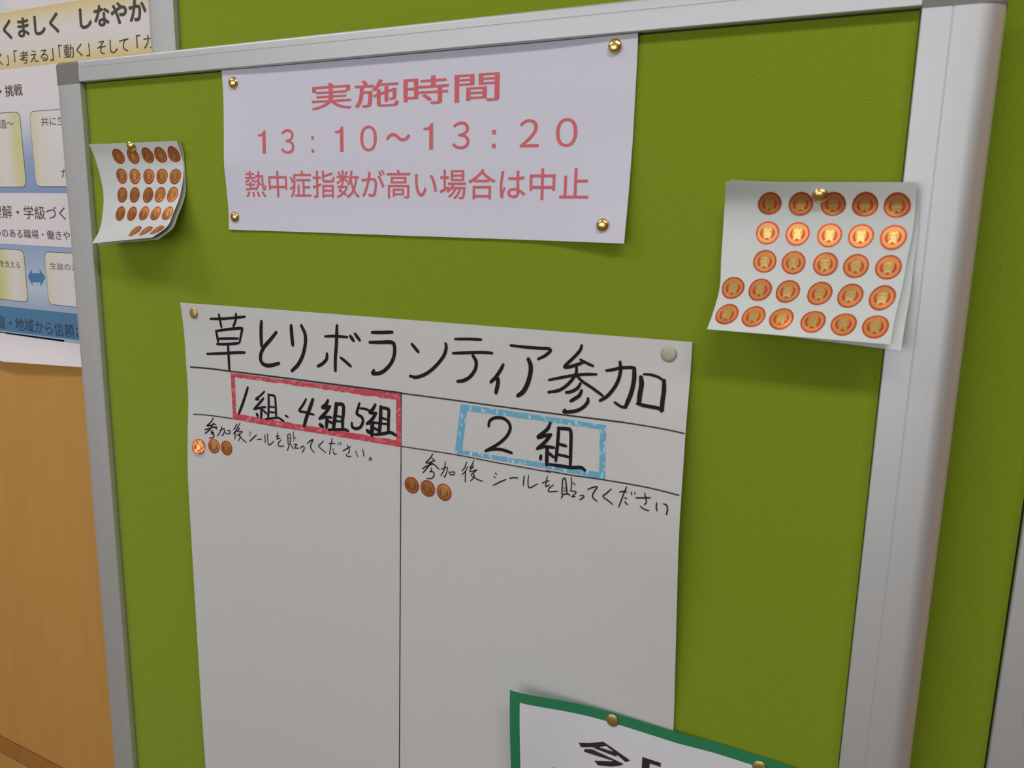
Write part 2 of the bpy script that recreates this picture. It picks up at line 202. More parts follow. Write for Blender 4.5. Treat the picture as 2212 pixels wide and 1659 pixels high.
# ------------------------------------------------------------------ object helpers
def tag(o, label=None, cat=None, group=None, kind=None):
    for k, v in (('label', label), ('category', cat), ('group', group), ('kind', kind)):
        if v: o[k] = v
    return o
def empty(name, loc=(0, 0, 0)):
    o = bpy.data.objects.new(name, None); C.objects.link(o); o.location = loc; o.empty_display_size = .05
    return o
def link(name, me, mats, parent=None, smooth=False):
    for mt in (mats if isinstance(mats, (list, tuple)) else [mats]): me.materials.append(mt)
    if smooth:
        for p in me.polygons: p.use_smooth = True
    o = bpy.data.objects.new(name, me); C.objects.link(o)
    if parent:
        o.parent = parent
        o.matrix_parent_inverse = Matrix.Translation(-parent.location)
    return o
def mesh(name, verts, faces):
    me = bpy.data.meshes.new(name); me.from_pydata([tuple(v) for v in verts], [], faces); me.update()
    return me
def bm_obj(name, bm, mats, parent=None, smooth=False):
    bmesh.ops.recalc_face_normals(bm, faces=bm.faces)
    me = bpy.data.meshes.new(name); bm.to_mesh(me); bm.free()
    o = link(name, me, mats, parent, smooth)
    if smooth:
        es = o.modifiers.new('crisp_edges', 'EDGE_SPLIT'); es.split_angle = math.radians(28)
    return o
def add_box(bm, x0, x1, y0, y1, z0, z1, bevel=0):
    r = bmesh.ops.create_cube(bm, size=1)
    for v in r['verts']:
        v.co = Vector(((x0+x1)/2+v.co.x*(x1-x0), (y0+y1)/2+v.co.y*(y1-y0), (z0+z1)/2+v.co.z*(z1-z0)))
    if bevel:
        es = list({e for v in r['verts'] for e in v.link_edges})
        bmesh.ops.bevel(bm, geom=es, offset=bevel, segments=3, affect='EDGES', profile=.6)
def box(name, mt, x0, x1, y0, y1, z0, z1, parent=None, bevel=0):
    bm = bmesh.new(); add_box(bm, x0, x1, y0, y1, z0, z1, bevel)
    return bm_obj(name, bm, mt, parent)
def structure(o): o['kind'] = 'structure'; return o
def lerp_tab(T, z):
    if z <= T[0][0]: return T[0][1]
    for (a, p), (b, q) in zip(T, T[1:]):
        if z <= b: return p+(q-p)*(z-a)/(b-a)
    return T[-1][1]
def soft(T, z):
    return sum(lerp_tab(T, z+d)*w for d, w in ((-.016, .15), (-.008, .2), (0, .3), (.008, .2), (.016, .15)))
# ------------------------------------------------------------------ room
YW = .0755      # front face of the corridor wall's panelling
X0, X1, YB, H = -3.6, 3.6, -2.4, 2.75
structure(box('floor', M['floor'], X0, X1, YB, .2, -.1, 0))
structure(box('ceiling', M['ceil'], X0, X1, YB, .2, H, H+.1))
structure(box('wall_back', M['ply'], X0, X1, YW+.004, .2, 0, H))
structure(box('trim_1', M['ply'], X0, X1, YW, YW+.004, .7415, H))
structure(box('trim_2', M['rail_wood'], X0, X1, YW-.001, YW+.004, .7100, .7355))
structure(box('trim_3', M['ply'], X0, X1, YW, YW+.004, .08, .7070))
structure(box('baseboard_back', M['rail_wood'], X0, X1, YW-.008, YW+.004, 0, .08))
structure(box('wall_left', M['plaster'], X0-.1, X0, YB, .2, 0, H))
structure(box('wall_right', M['rail_wood'], X1, X1+.1, YB, .2, 0, H))
# the wall with the windows, behind the camera
bm = bmesh.new()
WX0, WX1, WZ0, WZ1 = -2.15, .65, 1.0, 2.3
add_box(bm, X0, X1, YB-.1, YB, 0, WZ0); add_box(bm, X0, X1, YB-.1, YB, WZ1, H)
add_box(bm, X0, WX0, YB-.1, YB, WZ0, WZ1); add_box(bm, WX1, X1, YB-.1, YB, WZ0, WZ1)
structure(bm_obj('wall_front', bm, M['plaster']))
bm = bmesh.new()
for x in (WX0, (WX0+WX1)/2-.025, WX1-.05): add_box(bm, x, x+.05, YB-.02, YB+.02, WZ0, WZ1)
for z in (WZ0, WZ1-.05): add_box(bm, WX0, WX1, YB-.02, YB+.02, z, z+.05)
structure(bm_obj('window_1', bm, M['alu']))
# ceiling lamps
def ceiling_lamp(x, y, power, label):
    r = empty('ceiling_lamp', (x, y, H))
    tag(r, label, 'ceiling lamp', 'ceiling lamps of the corridor')
    bm = bmesh.new(); add_box(bm, x-.62, x+.62, y-.11, y+.11, H-.05, H, .008)
    bm_obj('housing', bm, M['ceil'], r)
    l = area('lamp_light', (x, y, H-.06), (0, 0, 0), 1.2, .18, power, (1.0, .985, .945))
    l.parent = r; l.matrix_parent_inverse = Matrix.Translation(-r.location)
ceiling_lamp(-1.35, -.85, 10, 'white tube lamp on the ceiling, nearer the printed wall poster')
ceiling_lamp(.80, -.85, 13, 'white tube lamp on the ceiling, nearer the right sticker sheet')
# ------------------------------------------------------------------ pin boards
def rail_profile(width, groove, back, flat=.70):
    """(outward, forward) outline of the aluminium extrusion"""
    p = [(0, -.003), (0, .0060), (.0007, .0068), (groove-.0005, .0068), (groove-.0002, .0064), (groove+.0002, .0064), (groove+.0005, .0068)]
    f = width*flat
    R = width-f
    p.append((f, .0068))
    for k in range(1, 9):
        a = k/8*math.pi/2
        p.append((f+R*math.sin(a), .0068-R*(1-math.cos(a))))
    p += [(width, -back), (0, -back)]
    return p if groove else p[:3]+p[7:]
def extrude_profile(prof, place0, place1):
    """closed outline swept between two ends"""
    vs = [place0(u, d) for u, d in prof]+[place1(u, d) for u, d in prof]
    n = len(prof)
    fs = [(i, (i+1) % n, n+(i+1) % n, n+i) for i in range(n)]+[tuple(range(n))[::-1], tuple(range(n, 2*n))]
    bm = bmesh.new(); bv = [bm.verts.new(v) for v in vs]
    for f in fs: bm.faces.new([bv[i] for i in f])
    return bm
def cap_mesh(x_in, s, z_in, q, y, back):
    """moulded corner cap that follows the side rail's rounding; s, q point outwards"""
    Wd = SIDE+.0004
    prof = [(u, d+.0005 if d > 0 else d) for u, d in rail_profile(Wd, 0, back+.0004)]
    hgt, r = TOP+.0007, .0032
    bm = bmesh.new(); rings = []
    for z, ins in [(0, 0)]+[(hgt-r+r*math.sin(k*math.pi/12), r*(1-math.cos(k*math.pi/12))) for k in range(7)]:
        rings.append([bm.verts.new((x_in+s*u*(Wd-ins)/Wd, y-(d-ins*(d+back)/(back+.0073)), z_in+q*z)) for u, d in prof])
    n = len(prof)
    for a, c in zip(rings, rings[1:]):
        for i in range(n): bm.faces.new((a[i], a[(i+1) % n], c[(i+1) % n], c[i]))
    bm.faces.new(rings[0][::-1]); bm.faces.new(rings[-1])
    return bm
SIDE, TOP = .0455, .0218
def pin_board(label, group, xi0, xi1, zt, zb, y, back, feet):
    r = empty('pin_board', ((xi0+xi1)/2, y, 0 if feet else zb))
    tag(r, label, 'pin board', group)
    g = .0012
    box('panel', M['fabric'], xi0+g, xi1-g, y, y+.010, zb+g, zt-g, r)
    box('backing', M['dark'], xi0-.004, xi1+.004, y+.010, y+back-.002, zb-.004, zt+.004, r)
    ps, pt = rail_profile(SIDE, .0175, back), rail_profile(TOP, .0140, back, .88)
    bm_obj('side_rail', extrude_profile(ps, lambda u, d: (xi0-u, y-d, zb), lambda u, d: (xi0-u, y-d, zt-.0012)), M['alu'], r, True)
    bm_obj('side_rail', extrude_profile(ps, lambda u, d: (xi1+u, y-d, zb), lambda u, d: (xi1+u, y-d, zt-.0012)), M['alu'], r, True)
    bm_obj('top_rail', extrude_profile(pt, lambda u, d: (xi0, y-d, zt+u), lambda u, d: (xi1, y-d, zt+u)), M['alu'], r, True)
    bm_obj('bottom_rail', extrude_profile(pt, lambda u, d: (xi0, y-d, zb-u), lambda u, d: (xi1, y-d, zb-u)), M['alu'], r, True)
    for x_in, s in ((xi0, -1), (xi1, 1)):
        for z_in, q in ((zt-.0012, 1), (zb+.0012, -1)):
            o = bm_obj('corner_cap', cap_mesh(x_in, s, z_in, q, y, back), M['cap'], r, True)
            o['label'] = 'grey plastic corner cap'
    if feet:
        for x, s in ((xi0-.03, -1), (xi1+.03, 1)):
            bm = bmesh.new(); add_box(bm, x-.012, x+.012, y+.002, y+.020, .06, zb-TOP)
            bm_obj('leg', bm, M['alu'], r)
            bm = bmesh.new(); add_box(bm, x-.018, x+.018, y-.20, y+.022, .03, .06, .006)
            add_box(bm, x-.016, x+.016, y-.20, y-.16, 0, .03, .004); add_box(bm, x-.016, x+.016, y-.01, y+.02, 0, .03, .004)
            bm_obj('foot', bm, M['rubber'], r)
    return r
ZT = 1.7138
pin_board('green felt pin board in an aluminium frame, the front one carrying the notices', 'green pin boards', -.5253, .2810, ZT, .45, 0.0, .024, True)
pin_board('bare green felt pin board mounted on the wall behind the front board', 'green pin boards', -.4350, .3760, 2.22, .86, .050, .0225, False)
# ------------------------------------------------------------------ sheets, writing
def pts2d(flat): return [(flat[i]*1e-4, flat[i+1]*1e-4) for i in range(0, len(flat), 2)]
def smooth_line(P, n=9):
    if len(P) == 2:
        (a, b), (c, d) = P
        return [(a+(c-a)*k/4, b+(d-b)*k/4) for k in range(5)]
    Q = [(2*P[0][0]-P[1][0], 2*P[0][1]-P[1][1])]+P+[(2*P[-1][0]-P[-2][0], 2*P[-1][1]-P[-2][1])]
    out = []
    for i in range(1, len(Q)-2):
        for k in range(n):
            t = k/n
            out.append(tuple(.5*((2*Q[i][j])+(-Q[i-1][j]+Q[i+1][j])*t+(2*Q[i-1][j]-5*Q[i][j]+4*Q[i+1][j]-Q[i+2][j])*t*t+(-Q[i-1][j]+3*Q[i][j]-3*Q[i+1][j]+Q[i+2][j])*t**3) for j in (0, 1)))
    out.append(P[-1])
    return out
class Flat:
    """collects flat shapes drawn on a sheet and lays them on its surface"""
    def __init__(s, put): s.v, s.f, s.put, s.layer = [], [], put, 0
    def lift(s, p): return (p[0], p[1]-s.layer, p[2]) if len(p) == 3 else p
    def poly(s, P):
        b = len(s.v); s.v += [s.lift(s.put(x, z)) for x, z in P]; s.f.append(tuple(range(b, b+len(P))))
    def stroke(s, flat, taper=.82, thin=1.0):
        w = flat[0]*1e-4/2*thin
        s.layer += 1.5e-6
        L = smooth_line(pts2d(flat[1:]))
        R_ = [L[0]]
        for p, q in zip(L, L[1:]):
            k = max(1, int(math.hypot(q[0]-p[0], q[1]-p[1])/.004))
            R_ += [(p[0]+(q[0]-p[0])*i/k, p[1]+(q[1]-p[1])*i/k) for i in range(1, k+1)]
        L = R_
        n = len(L); a, c = [], []
        for i, (x, z) in enumerate(L):
            p, q = L[max(0, i-1)], L[min(n-1, i+1)]
            dx, dz = q[0]-p[0], q[1]-p[1]; l = math.hypot(dx, dz) or 1
            t = i/(n-1)
            k = w*(taper+(1-taper)*min(1, t*5))*(1 if t < .85 else 1-(1-taper)*(t-.85)/.15)
            a.append((x-dz/l*k, z+dx/l*k)); c.append((x+dz/l*k, z-dx/l*k))
        for i in range(n-1): s.poly([a[i], c[i], c[i+1], a[i+1]])
        for (e, f, o) in ((a[0], c[0], L[1]), (c[-1], a[-1], L[-2])):
            m_ = ((e[0]+f[0])/2, (e[1]+f[1])/2); r = math.hypot(e[0]-f[0], e[1]-f[1])/2
            t0 = math.atan2(e[1]-m_[1], e[0]-m_[0])
            s.poly([(m_[0]+r*math.cos(t0+k*math.pi/7), m_[1]+r*math.sin(t0+k*math.pi/7)) for k in range(8)])
    def text(s, body, x0, x1, z0, z1, bold=0.0):
        """printed characters fitted to an ink box; bold (in ems) is got by overprinting"""
        cu = bpy.data.curves.new('glyphs', 'FONT'); cu.body = body; cu.size = 1; cu.resolution_u = 5
        o = bpy.data.objects.new('glyphs', cu); C.objects.link(o)
        bpy.context.view_layer.update()
        ev = o.evaluated_get(bpy.context.evaluated_depsgraph_get()); me = ev.to_mesh()
        V = [(v.co.x, v.co.y) for v in me.vertices]; Fs = [tuple(p.vertices) for p in me.polygons]
        ev.to_mesh_clear(); bpy.data.objects.remove(o); bpy.data.curves.remove(cu)
        ax, bx = min(v[0] for v in V), max(v[0] for v in V); ay, by = min(v[1] for v in V), max(v[1] for v in V)
        ax, bx, ay, by = ax-bold, bx+bold, ay-bold, by+bold
        for k in range(8 if bold else 1):
            ox, oy = (bold*math.cos(k*math.pi/4), bold*math.sin(k*math.pi/4)) if bold else (0, 0)
            b = len(s.v)
            s.layer += 1.2e-5
            s.v += [s.lift(s.put(x0+(x+ox-ax)/(bx-ax)*(x1-x0), z0+(y+oy-ay)/(by-ay)*(z1-z0))) for x, y in V]
            s.f += [tuple(i+b for i in f) for f in Fs]
    def build(s, name, mt, parent): return link(name, mesh(name, s.v, s.f), mt, parent)
def sheet_grid(name, fn, nu, nv, mt, parent, uv=None, thick=.0002):
    vs = [fn(i/nu, j/nv) for j in range(nv+1) for i in range(nu+1)]
    fs = [(j*(nu+1)+i, (j+1)*(nu+1)+i, (j+1)*(nu+1)+i+1, j*(nu+1)+i+1) for j in range(nv) for i in range(nu)]
    me = mesh(name, vs, fs)
    if uv:
        l = me.uv_layers.new(name='UVMap')
        for lp in me.loops:
            k = lp.vertex_index; l.data[lp.index].uv = uv((k % (nu+1))/nu, (k//(nu+1))/nv)
    o = link(name, me, mt, parent, True)
    md = o.modifiers.new('thickness', 'SOLIDIFY'); md.thickness = thick; md.offset = -1
    es = o.modifiers.new('crisp_rim', 'EDGE_SPLIT'); es.split_angle = math.radians(40)
    return o
DZ = .12
# --- the hand-written poster
HL = sorted((z+DZ, h) for z, h in [(1.40, 4.5), (1.3685, 3.3), (1.343, .3), (1.263, .6), (1.233, 4.5), (1.184, 8.5), (1.116, 9.5), (1.0, 11), (.9, 12), (.58, 12)])
HR = sorted((z+DZ, h) for z, h in [(1.40, .5), (1.353, 1), (1.316, 6.5), (1.267, 9.5), (1.24, 11.5), (1.21, 11.), (1.168, 8), (1.11, 4), (1.07, 1), (.58, 1)])
PXL = lambda z: -.3935+(1.4885-z)*.0145
PXR = lambda z: .1507+(1.4949-z)*.0145
def h_post(x, z):
    a = math.exp(-(max(0, x-PXL(z))/.075)**1.6); b = math.exp(-(max(0, PXR(z)-x)/.08)**1.6)
    return .0010+soft(HL, z)*.001*a+soft(HR, z)*.001*b
def on_poster(eps): return lambda x, z: (x, -h_post(x, z)-eps, z)
poster = empty('hand_written_poster', (-.12, 0, .72))
tag(poster, 'large white hand-lettered poster with red and blue boxes pinned on the front board', 'poster')
PH = .785
def poster_pt(u, v):
    zt = 1.4885+u*.0064; z = zt-v*PH
    x = PXL(z)+u*(PXR(z)-PXL(z))
    return (x, -h_post(x, z), z)
sheet_grid('paper', poster_pt, 60, 96, M['squared'], poster, uv=lambda u, v: (u*.5445, v*PH))
fl = Flat(on_poster(.00022))
for s_ in RULES: fl.stroke(s_, 1.0)
xe, ze = RULES[-1][-2:]
fl.stroke((RULES[-1][0], xe, ze, xe+30, 7400), 1.0)      # the column rule runs on to the foot of the sheet
fl.build('ruled_lines', M['rule_ink'], poster)
def pen_border(name, Q, mt, jag):
    O, I = [(x*1e-4, z*1e-4) for x, z in Q['o']], [(x*1e-4, z*1e-4) for x, z in Q['i']]
    fl = Flat(on_poster(.00026)); n = 46
    rnd = random.Random(3)
    for k in range(4):
        A, B, a, b = O[k], O[(k+1) % 4], I[k], I[(k+1) % 4]
        outer = [(A[0]+(B[0]-A[0])*i/n, A[1]+(B[1]-A[1])*i/n) for i in range(n+1)]
        inner = [(a[0]+(b[0]-a[0])*i/n+rnd.uniform(-jag, jag)*(0 < i < n), a[1]+(b[1]-a[1])*i/n+rnd.uniform(-jag, jag)*(0 < i < n)) for i in range(n+1)]
        for i in range(n): fl.poly([outer[i], outer[i+1], inner[i+1], inner[i]])
    return fl.build(name, mt, poster)
pen_border('red_box_outline', RED, M['red_pen'], .0005)
pen_border('blue_box_outline', BLUE, M['blue_pen'], .0003)
for nm, dat in (('heading_writing', HEAD), ('red_box_writing', LAB1), ('blue_box_numeral', LAB2[:2]), ('blue_box_writing', LAB2[2:]), ('left_column_writing', INS1), ('right_column_writing', INS2)):
    fl = Flat(on_poster(.00032))
    for s_ in dat: fl.stroke(s_, thin=.86 if 'column' in nm else 1.0)
    fl.build(nm, M['ink'], poster)
# --- the printed notice
NHL = sorted((z+DZ, h) for z, h in [(1.594, 1.3), (1.572, .5), (1.547, 1.5), (1.508, 3.8), (1.472, 1.2), (1.46, .5), (1.445, 1.4)])
NHR = sorted((z+DZ, h) for z, h in [(1.593, 2.5), (1.578, 1.5), (1.52, 1.5), (1.48, 4), (1.445, 8)])
NXR = lambda z: .0976-(1.713-z)*.009
def h_note(x, z):
    a = math.exp(-(max(0, x+.3198)/.045)**1.6); b = math.exp(-(max(0, NXR(z)-x)/.05)**1.6)
    return .0008+lerp_tab(NHL, z)*.001*a+lerp_tab(NHR, z)*.001*b+.0012*math.exp(-((z-1.565)/.012)**2)*math.sin(max(0, min(1, (x+.3)/.38))*math.pi)
notice = empty('printed_notice', (-.11, 0, 1.565))
tag(notice, 'white landscape notice with red printed lettering and times, pinned under the top of the frame', 'notice')
def note_pt(u, v):
    z = 1.7134-v*.1484; x = -.3198+u*(NXR(z)+.3198)
    return (x, -h_note(x, z), z)
sheet_grid('paper', note_pt, 50, 24, M['copy'], notice)
for (body, (xa, xb, za, zb)), bold, nm in zip(NOTICE, (.006, .003), ('title_print', 'warning_print')):
    fl = Flat(lambda x, z: (x, -h_note(x, z)-.00025, z))
    fl.text(body, xa*1e-4, xb*1e-4, za*1e-4, zb*1e-4, bold)
    fl.build(nm, M['red_print'], notice)
for span in (TIME[:2], TIME[2:3], TIME[3:5], TIME[5:6], TIME[6:8], TIME[8:9], TIME[9:]):
    fl = Flat(lambda x, z: (x, -h_note(x, z)-.00025, z))
    for ch, (xa, xb, za, zb) in span:
        if ch == ':':
            d = (xb-xa)*.5e-4
            for zc in (za*1e-4+d, zb*1e-4-d):
                xc = (xa+xb)*.5e-4; fl.poly([(xc-d, zc-d), (xc+d, zc-d), (xc+d, zc+d), (xc-d, zc+d)])
        elif ch == '1':
            fl.poly([(xa*1e-4+(xb-xa)*1e-4*u, za*1e-4+(zb-za)*1e-4*v) for u, v in ((.60, 0), (1, 0), (1, 1), (.78, 1), (.62, .90), (.40, .845), (0, .83), (0, .745), (.60, .755))])
        else: fl.text('～' if ch == '~' else chr(ord(ch)+0xFEE0), xa*1e-4, xb*1e-4, za*1e-4, zb*1e-4, .012 if ch == '~' else 0)
    fl.build('time_print', M['red_print'], notice)
# --- drawing pins
def pin_mesh(r, h, rim=.0006):
    bm = bmesh.new(); n = 32
    prof = [(r*.80, 0), (r*.97, .00005), (r, .0003), (r*.985, .0006), (r*.93, .00068)]
    for k in range(1, 8):
        a = k/8*math.pi/2
        prof.append((r*.93*math.cos(a), .00068+h*math.sin(a)))
    rings = [[bm.verts.new((q*math.cos(2*math.pi*i/n), -d, q*math.sin(2*math.pi*i/n))) for i in range(n)] for q, d in prof]
    top = bm.verts.new((0, -.00068-h, 0))
    for a, b in zip(rings, rings[1:]):
        for i in range(n): bm.faces.new((a[i], a[(i+1) % n], b[(i+1) % n], b[i]))
    for i in range(n): bm.faces.new((rings[-1][i], rings[-1][(i+1) % n], top))
    bm.faces.new(rings[0][::-1])
    bmesh.ops.recalc_face_normals(bm, faces=bm.faces)
    me = bpy.data.meshes.new('drawing_pin'); bm.to_mesh(me); bm.free()
    for p in me.polygons: p.use_smooth = True
    return me
DOME, FLAT_PIN = pin_mesh(.0054, .0026), pin_mesh(.0056, .0009)
DOME.materials.append(M['brass']); FLAT_PIN.materials.append(M['brass_dull'])
NICKEL_PIN = pin_mesh(.0062, .0006); NICKEL_PIN.materials.append(M['nickel'])
def needle_mesh(l):
    bm = bmesh.new(); n = 8
    a = [bm.verts.new((.0005*math.cos(2*math.pi*i/n), -.0002, .0005*math.sin(2*math.pi*i/n))) for i in range(n)]
    b = [bm.verts.new((.0004*math.cos(2*math.pi*i/n), l, .0004*math.sin(2*math.pi*i/n))) for i in range(n)]
    t = bm.verts.new((0, l+.0015, 0))
    for i in range(n):
        bm.faces.new((a[i], a[(i+1) % n], b[(i+1) % n], b[i])); bm.faces.new((b[i], b[(i+1) % n], t))
    bm.faces.new(a[::-1])
    me = bpy.data.meshes.new('needle'); bm.to_mesh(me); bm.free(); me.materials.append(M['steel'])
    return me
def pin(me, x, z, h, label, tilt=(0, 0), normal=None):
    r = empty('drawing_pin', (x, -h-.0003, z)); tag(r, label, 'drawing pin', 'drawing pins on the front board')
    r.rotation_euler = (tilt[0], 0, tilt[1])
    if normal: r.rotation_euler = Vector((0, -1, 0)).rotation_difference(normal).to_euler()
    for nm, d in (('head', me), ('needle', needle_mesh(h+.0004))):
        o = bpy.data.objects.new(nm, d); C.objects.link(o); o.parent = r
for (x, z), w, tl in zip(PINS['notice'], ('top left', 'top right', 'bottom left', 'bottom right'), ((.05, .1), (-.1, .15), (.1, -.1), (.12, .05))):
    pin(DOME, x*1e-4, z*1e-4, h_note(x*1e-4, z*1e-4), f'shiny brass drawing pin in the {w} corner of the red notice', tl)
for (x, z), me, lab in zip(PINS['poster'], (FLAT_PIN, NICKEL_PIN), ('flat brass drawing pin in the top left corner of the handwritten poster', 'dull grey drawing pin in the top right corner of the handwritten poster')):
    pin(me, x*1e-4, z*1e-4, h_post(x*1e-4, z*1e-4), lab)
# --- curled sheets of award stickers
VV = (0, .126, .313, .5, .687, .874, 1.)
def herm(y, t):
    i = 0
    while i < 5 and t > VV[i+1]: i += 1
    def sl(j):
        if j == 0: return (y[1]-y[0])/(VV[1]-VV[0])
        if j == 6: return (y[6]-y[5])/(VV[6]-VV[5])
        return (y[j+1]-y[j-1])/(VV[j+1]-VV[j-1])
    h = VV[i+1]-VV[i]; s = (t-VV[i])/h
    return (2*s**3-3*s*s+1)*y[i]+(s**3-2*s*s+s)*h*sl(i)+(-2*s**3+3*s*s)*y[i+1]+(s**3-s*s)*h*sl(i+1)
def sheet_surf(SH):
    L, R_ = [[[p[k]*1e-4 for p in e] for k in range(3)] for e in SH]
    def f(u, v):
        a = Vector([herm(L[k], v) for k in range(3)]); b = Vector([herm(R_[k], v) for k in range(3)])
        return a*(1-u)+b*u
    return f
def surf_frame(f, u, v):
    e = 1e-3
    du = (f(u+e, v)-f(u-e, v))/(2*e); dv = (f(u, v+e)-f(u, v-e))/(2*e)
    n = du.cross(dv).normalized()
    if n.y > 0: n = -n
    return du.length, dv.length, n
# glyph of the award sticker, in sticker radii
def award_glyph():
    g = Flat(lambda x, z: (x, z)); g.text('賞', -.36, .36, -.50, .47, .022)
    return g.v, g.f
AG = award_glyph()
def sticker(f, u, v, label, group, rad=.0079, tilt=(0, 0), rot=0.0, lift=0.0, wr=0.0):
    lu, lv, _ = surf_frame(f, u, v)
    cr, sr = math.cos(rot), math.sin(rot)
    V, Fc, Mi = [], [], []
    def put(a, b, e):
        A, B = (a*cr-b*sr)*rad, (a*sr+b*cr)*rad
        uu, vv = u+A/lu, v-B/lv
        n = surf_frame(f, uu, vv)[2]
        bulge = .00028*(1-min(1, a*a+b*b))+lift+a*rad*tilt[0]+b*rad*tilt[1]
        if wr: bulge += wr*math.sin(a*7+b*3)*.0004
        V.append(f(uu, vv)+n*(e+max(0, bulge)))
        return len(V)-1
    def disc(rs, e, mi, scal=0.0, n=72):
        rings = []
        for k, r in enumerate(rs):
            s = scal if k == len(rs)-1 else 0
            rings.append([put(r*(1+s*math.cos(24*t))*math.cos(t), r*(1+s*math.cos(24*t))*math.sin(t), e) for t in [2*math.pi*i/n for i in range(n)]])
        c0 = put(0, 0, e)
        for i in range(n): Fc.append((c0, rings[0][i], rings[0][(i+1) % n])); Mi.append(mi)
        for a, b in zip(rings, rings[1:]):
            for i in range(n): Fc.append((a[i], b[i], b[(i+1) % n], a[(i+1) % n])); Mi.append(mi)
    disc((.5, .8, 1.0), .00010, 0, .022, 96)
    disc((.4, .7, .865), .00020, 1, 0, 48)
    for side in (-1, 1):                       # laurel sprays
        n = 9; i_, o_ = [], []
        for k in range(n+1):
            t = math.radians(-58+k*104/n); w = .075*math.sin(math.pi*min(1, .15+k/n*.85))+.02
            rr = .535
            i_.append(put(side*(rr-w)*math.cos(t), (rr-w)*math.sin(t), .00028)); o_.append(put(side*(rr+w)*math.cos(t), (rr+w)*math.sin(t), .00028))
        for k in range(n): Fc.append((i_[k], o_[k], o_[k+1], i_[k+1])); Mi.append(0)
    Fc.append((put(-.2, -.60, .00028), put(.2, -.60, .00028), put(0, -.40, .00028))); Mi.append(0)
    b = len(V)
    for x, z in AG[0]: put(x, z, .00034)
    for q in AG[1]: Fc.append(tuple(i+b for i in q)); Mi.append(2)
    me = mesh('award_sticker', V, Fc)
    for mt in (M['st_red'], M['st_gold'], M['st_bright']): me.materials.append(mt)
    me.polygons.foreach_set('material_index', Mi)
    bm = bmesh.new(); bm.from_mesh(me)
    for q in bm.faces:
        q.normal_update()
        if q.normal.y > 0: q.normal_flip()
    bm.to_mesh(me); bm.free()
    for p in me.polygons: p.use_smooth = True
    o = bpy.data.objects.new('award_sticker', me); C.objects.link(o)
    tag(o, label, 'sticker', group)
    return o
ORD = ('first', 'second', 'third', 'fourth', 'fifth', 'sixth')
ROWS = ('top', 'second', 'third', 'fourth', 'bottom')
def curled(SH, ST, side, where, grp, under_shift, lab_under):
    f = sheet_surf(SH)
    r = tag(empty('sticker_sheet', f(.5, .5)), f'curled white sheet of gold award stickers {where}, top of its stack', 'sticker sheet', 'sheets of award stickers')
    sheet_grid('backing_paper', lambda u, v: f(u, v), 20, 36, M['back_sheet'], r)
    dx, dy, dz, ry = under_shift
    def g(u, v):
        p = f(u, v)+Vector((dx+ry*(v-.5)*.107, 0, dz-ry*(u-.5)*.12))
        hh = -p.y-dy*(.35+.65*v)-.0022
        lo = .0015 if abs(p.x+.12) < .385 else .0078      # stays in front of the rails it overlaps
        if .255 < p.x <= .265: lo = .0015+.0063*(p.x-.255)/.01
        p.y = -max(lo, hh)
        return p
    r2 = tag(empty('sticker_sheet', g(.5, .5)), lab_under, 'sticker sheet', 'sheets of award stickers')
    sheet_grid('backing_paper', g, 20, 36, M['back_sheet'], r2)
    rnd = random.Random(11)
    for k, row in enumerate(ST):
        for i, (u, v) in enumerate(row):
            sticker(f, u, v, f'gold award sticker, {ORD[i]} from the left in the {ROWS[k]} row of the {side} sheet', grp,
                    tilt=(rnd.gauss(0, .03), rnd.gauss(0, .03)), rot=rnd.gauss(0, .03))
    return f, g
f1, g1 = curled(SHEET1, ST1, 'left', "by the board's left rail", 'award stickers on the left sheet', (.0008, .0035, -.0016, .004), "lower white sticker sheet, only its edge showing beneath the left curled sheet")
f2, g2 = curled(SHEET2, ST2, 'right', "by the board's right rail", 'award stickers on the right sheet', (.0040, .0014, -.0012, .045), "lower white sticker sheet peeping out beneath the right curled sheet")
for f_, (u, v), lab in ((f1, (.487, .035), 'brass drawing pin at the top of the left sticker sheet'), (f2, (.525, .075), 'brass drawing pin at the top of the right sticker sheet')):
    p_ = f_(u, v); pin(DOME, p_.x, p_.z, -p_.y+.0002, lab, normal=surf_frame(f_, u, v)[2])
# stickers stuck on the poster
def poster_uv(u, v): return Vector((u, -h_post(u, v)-.0001, v))
fp = lambda u, v: poster_uv(u, 2.0-v)
for k, (row, col) in enumerate(zip(PST, ('left', 'right'))):
    for i, (x, z) in enumerate(row):
        tl = ((-.24, -.17), (-.03, .02), (.03, .01))[i] if k == 0 else ((.0, .05), (.05, .03), (.03, -.02))[i]
        sticker(fp, x*1e-4, 2.0-z*1e-4, f'gold award sticker, {ORD[i]} of the three under the {col} column heading of the poster', 'award stickers stuck on the poster',
                tilt=tl, lift=.0016 if (k, i) == (0, 0) else .0001, rot=random.gauss(0, .06), wr=.8 if (k, i) == (0, 0) else 0)
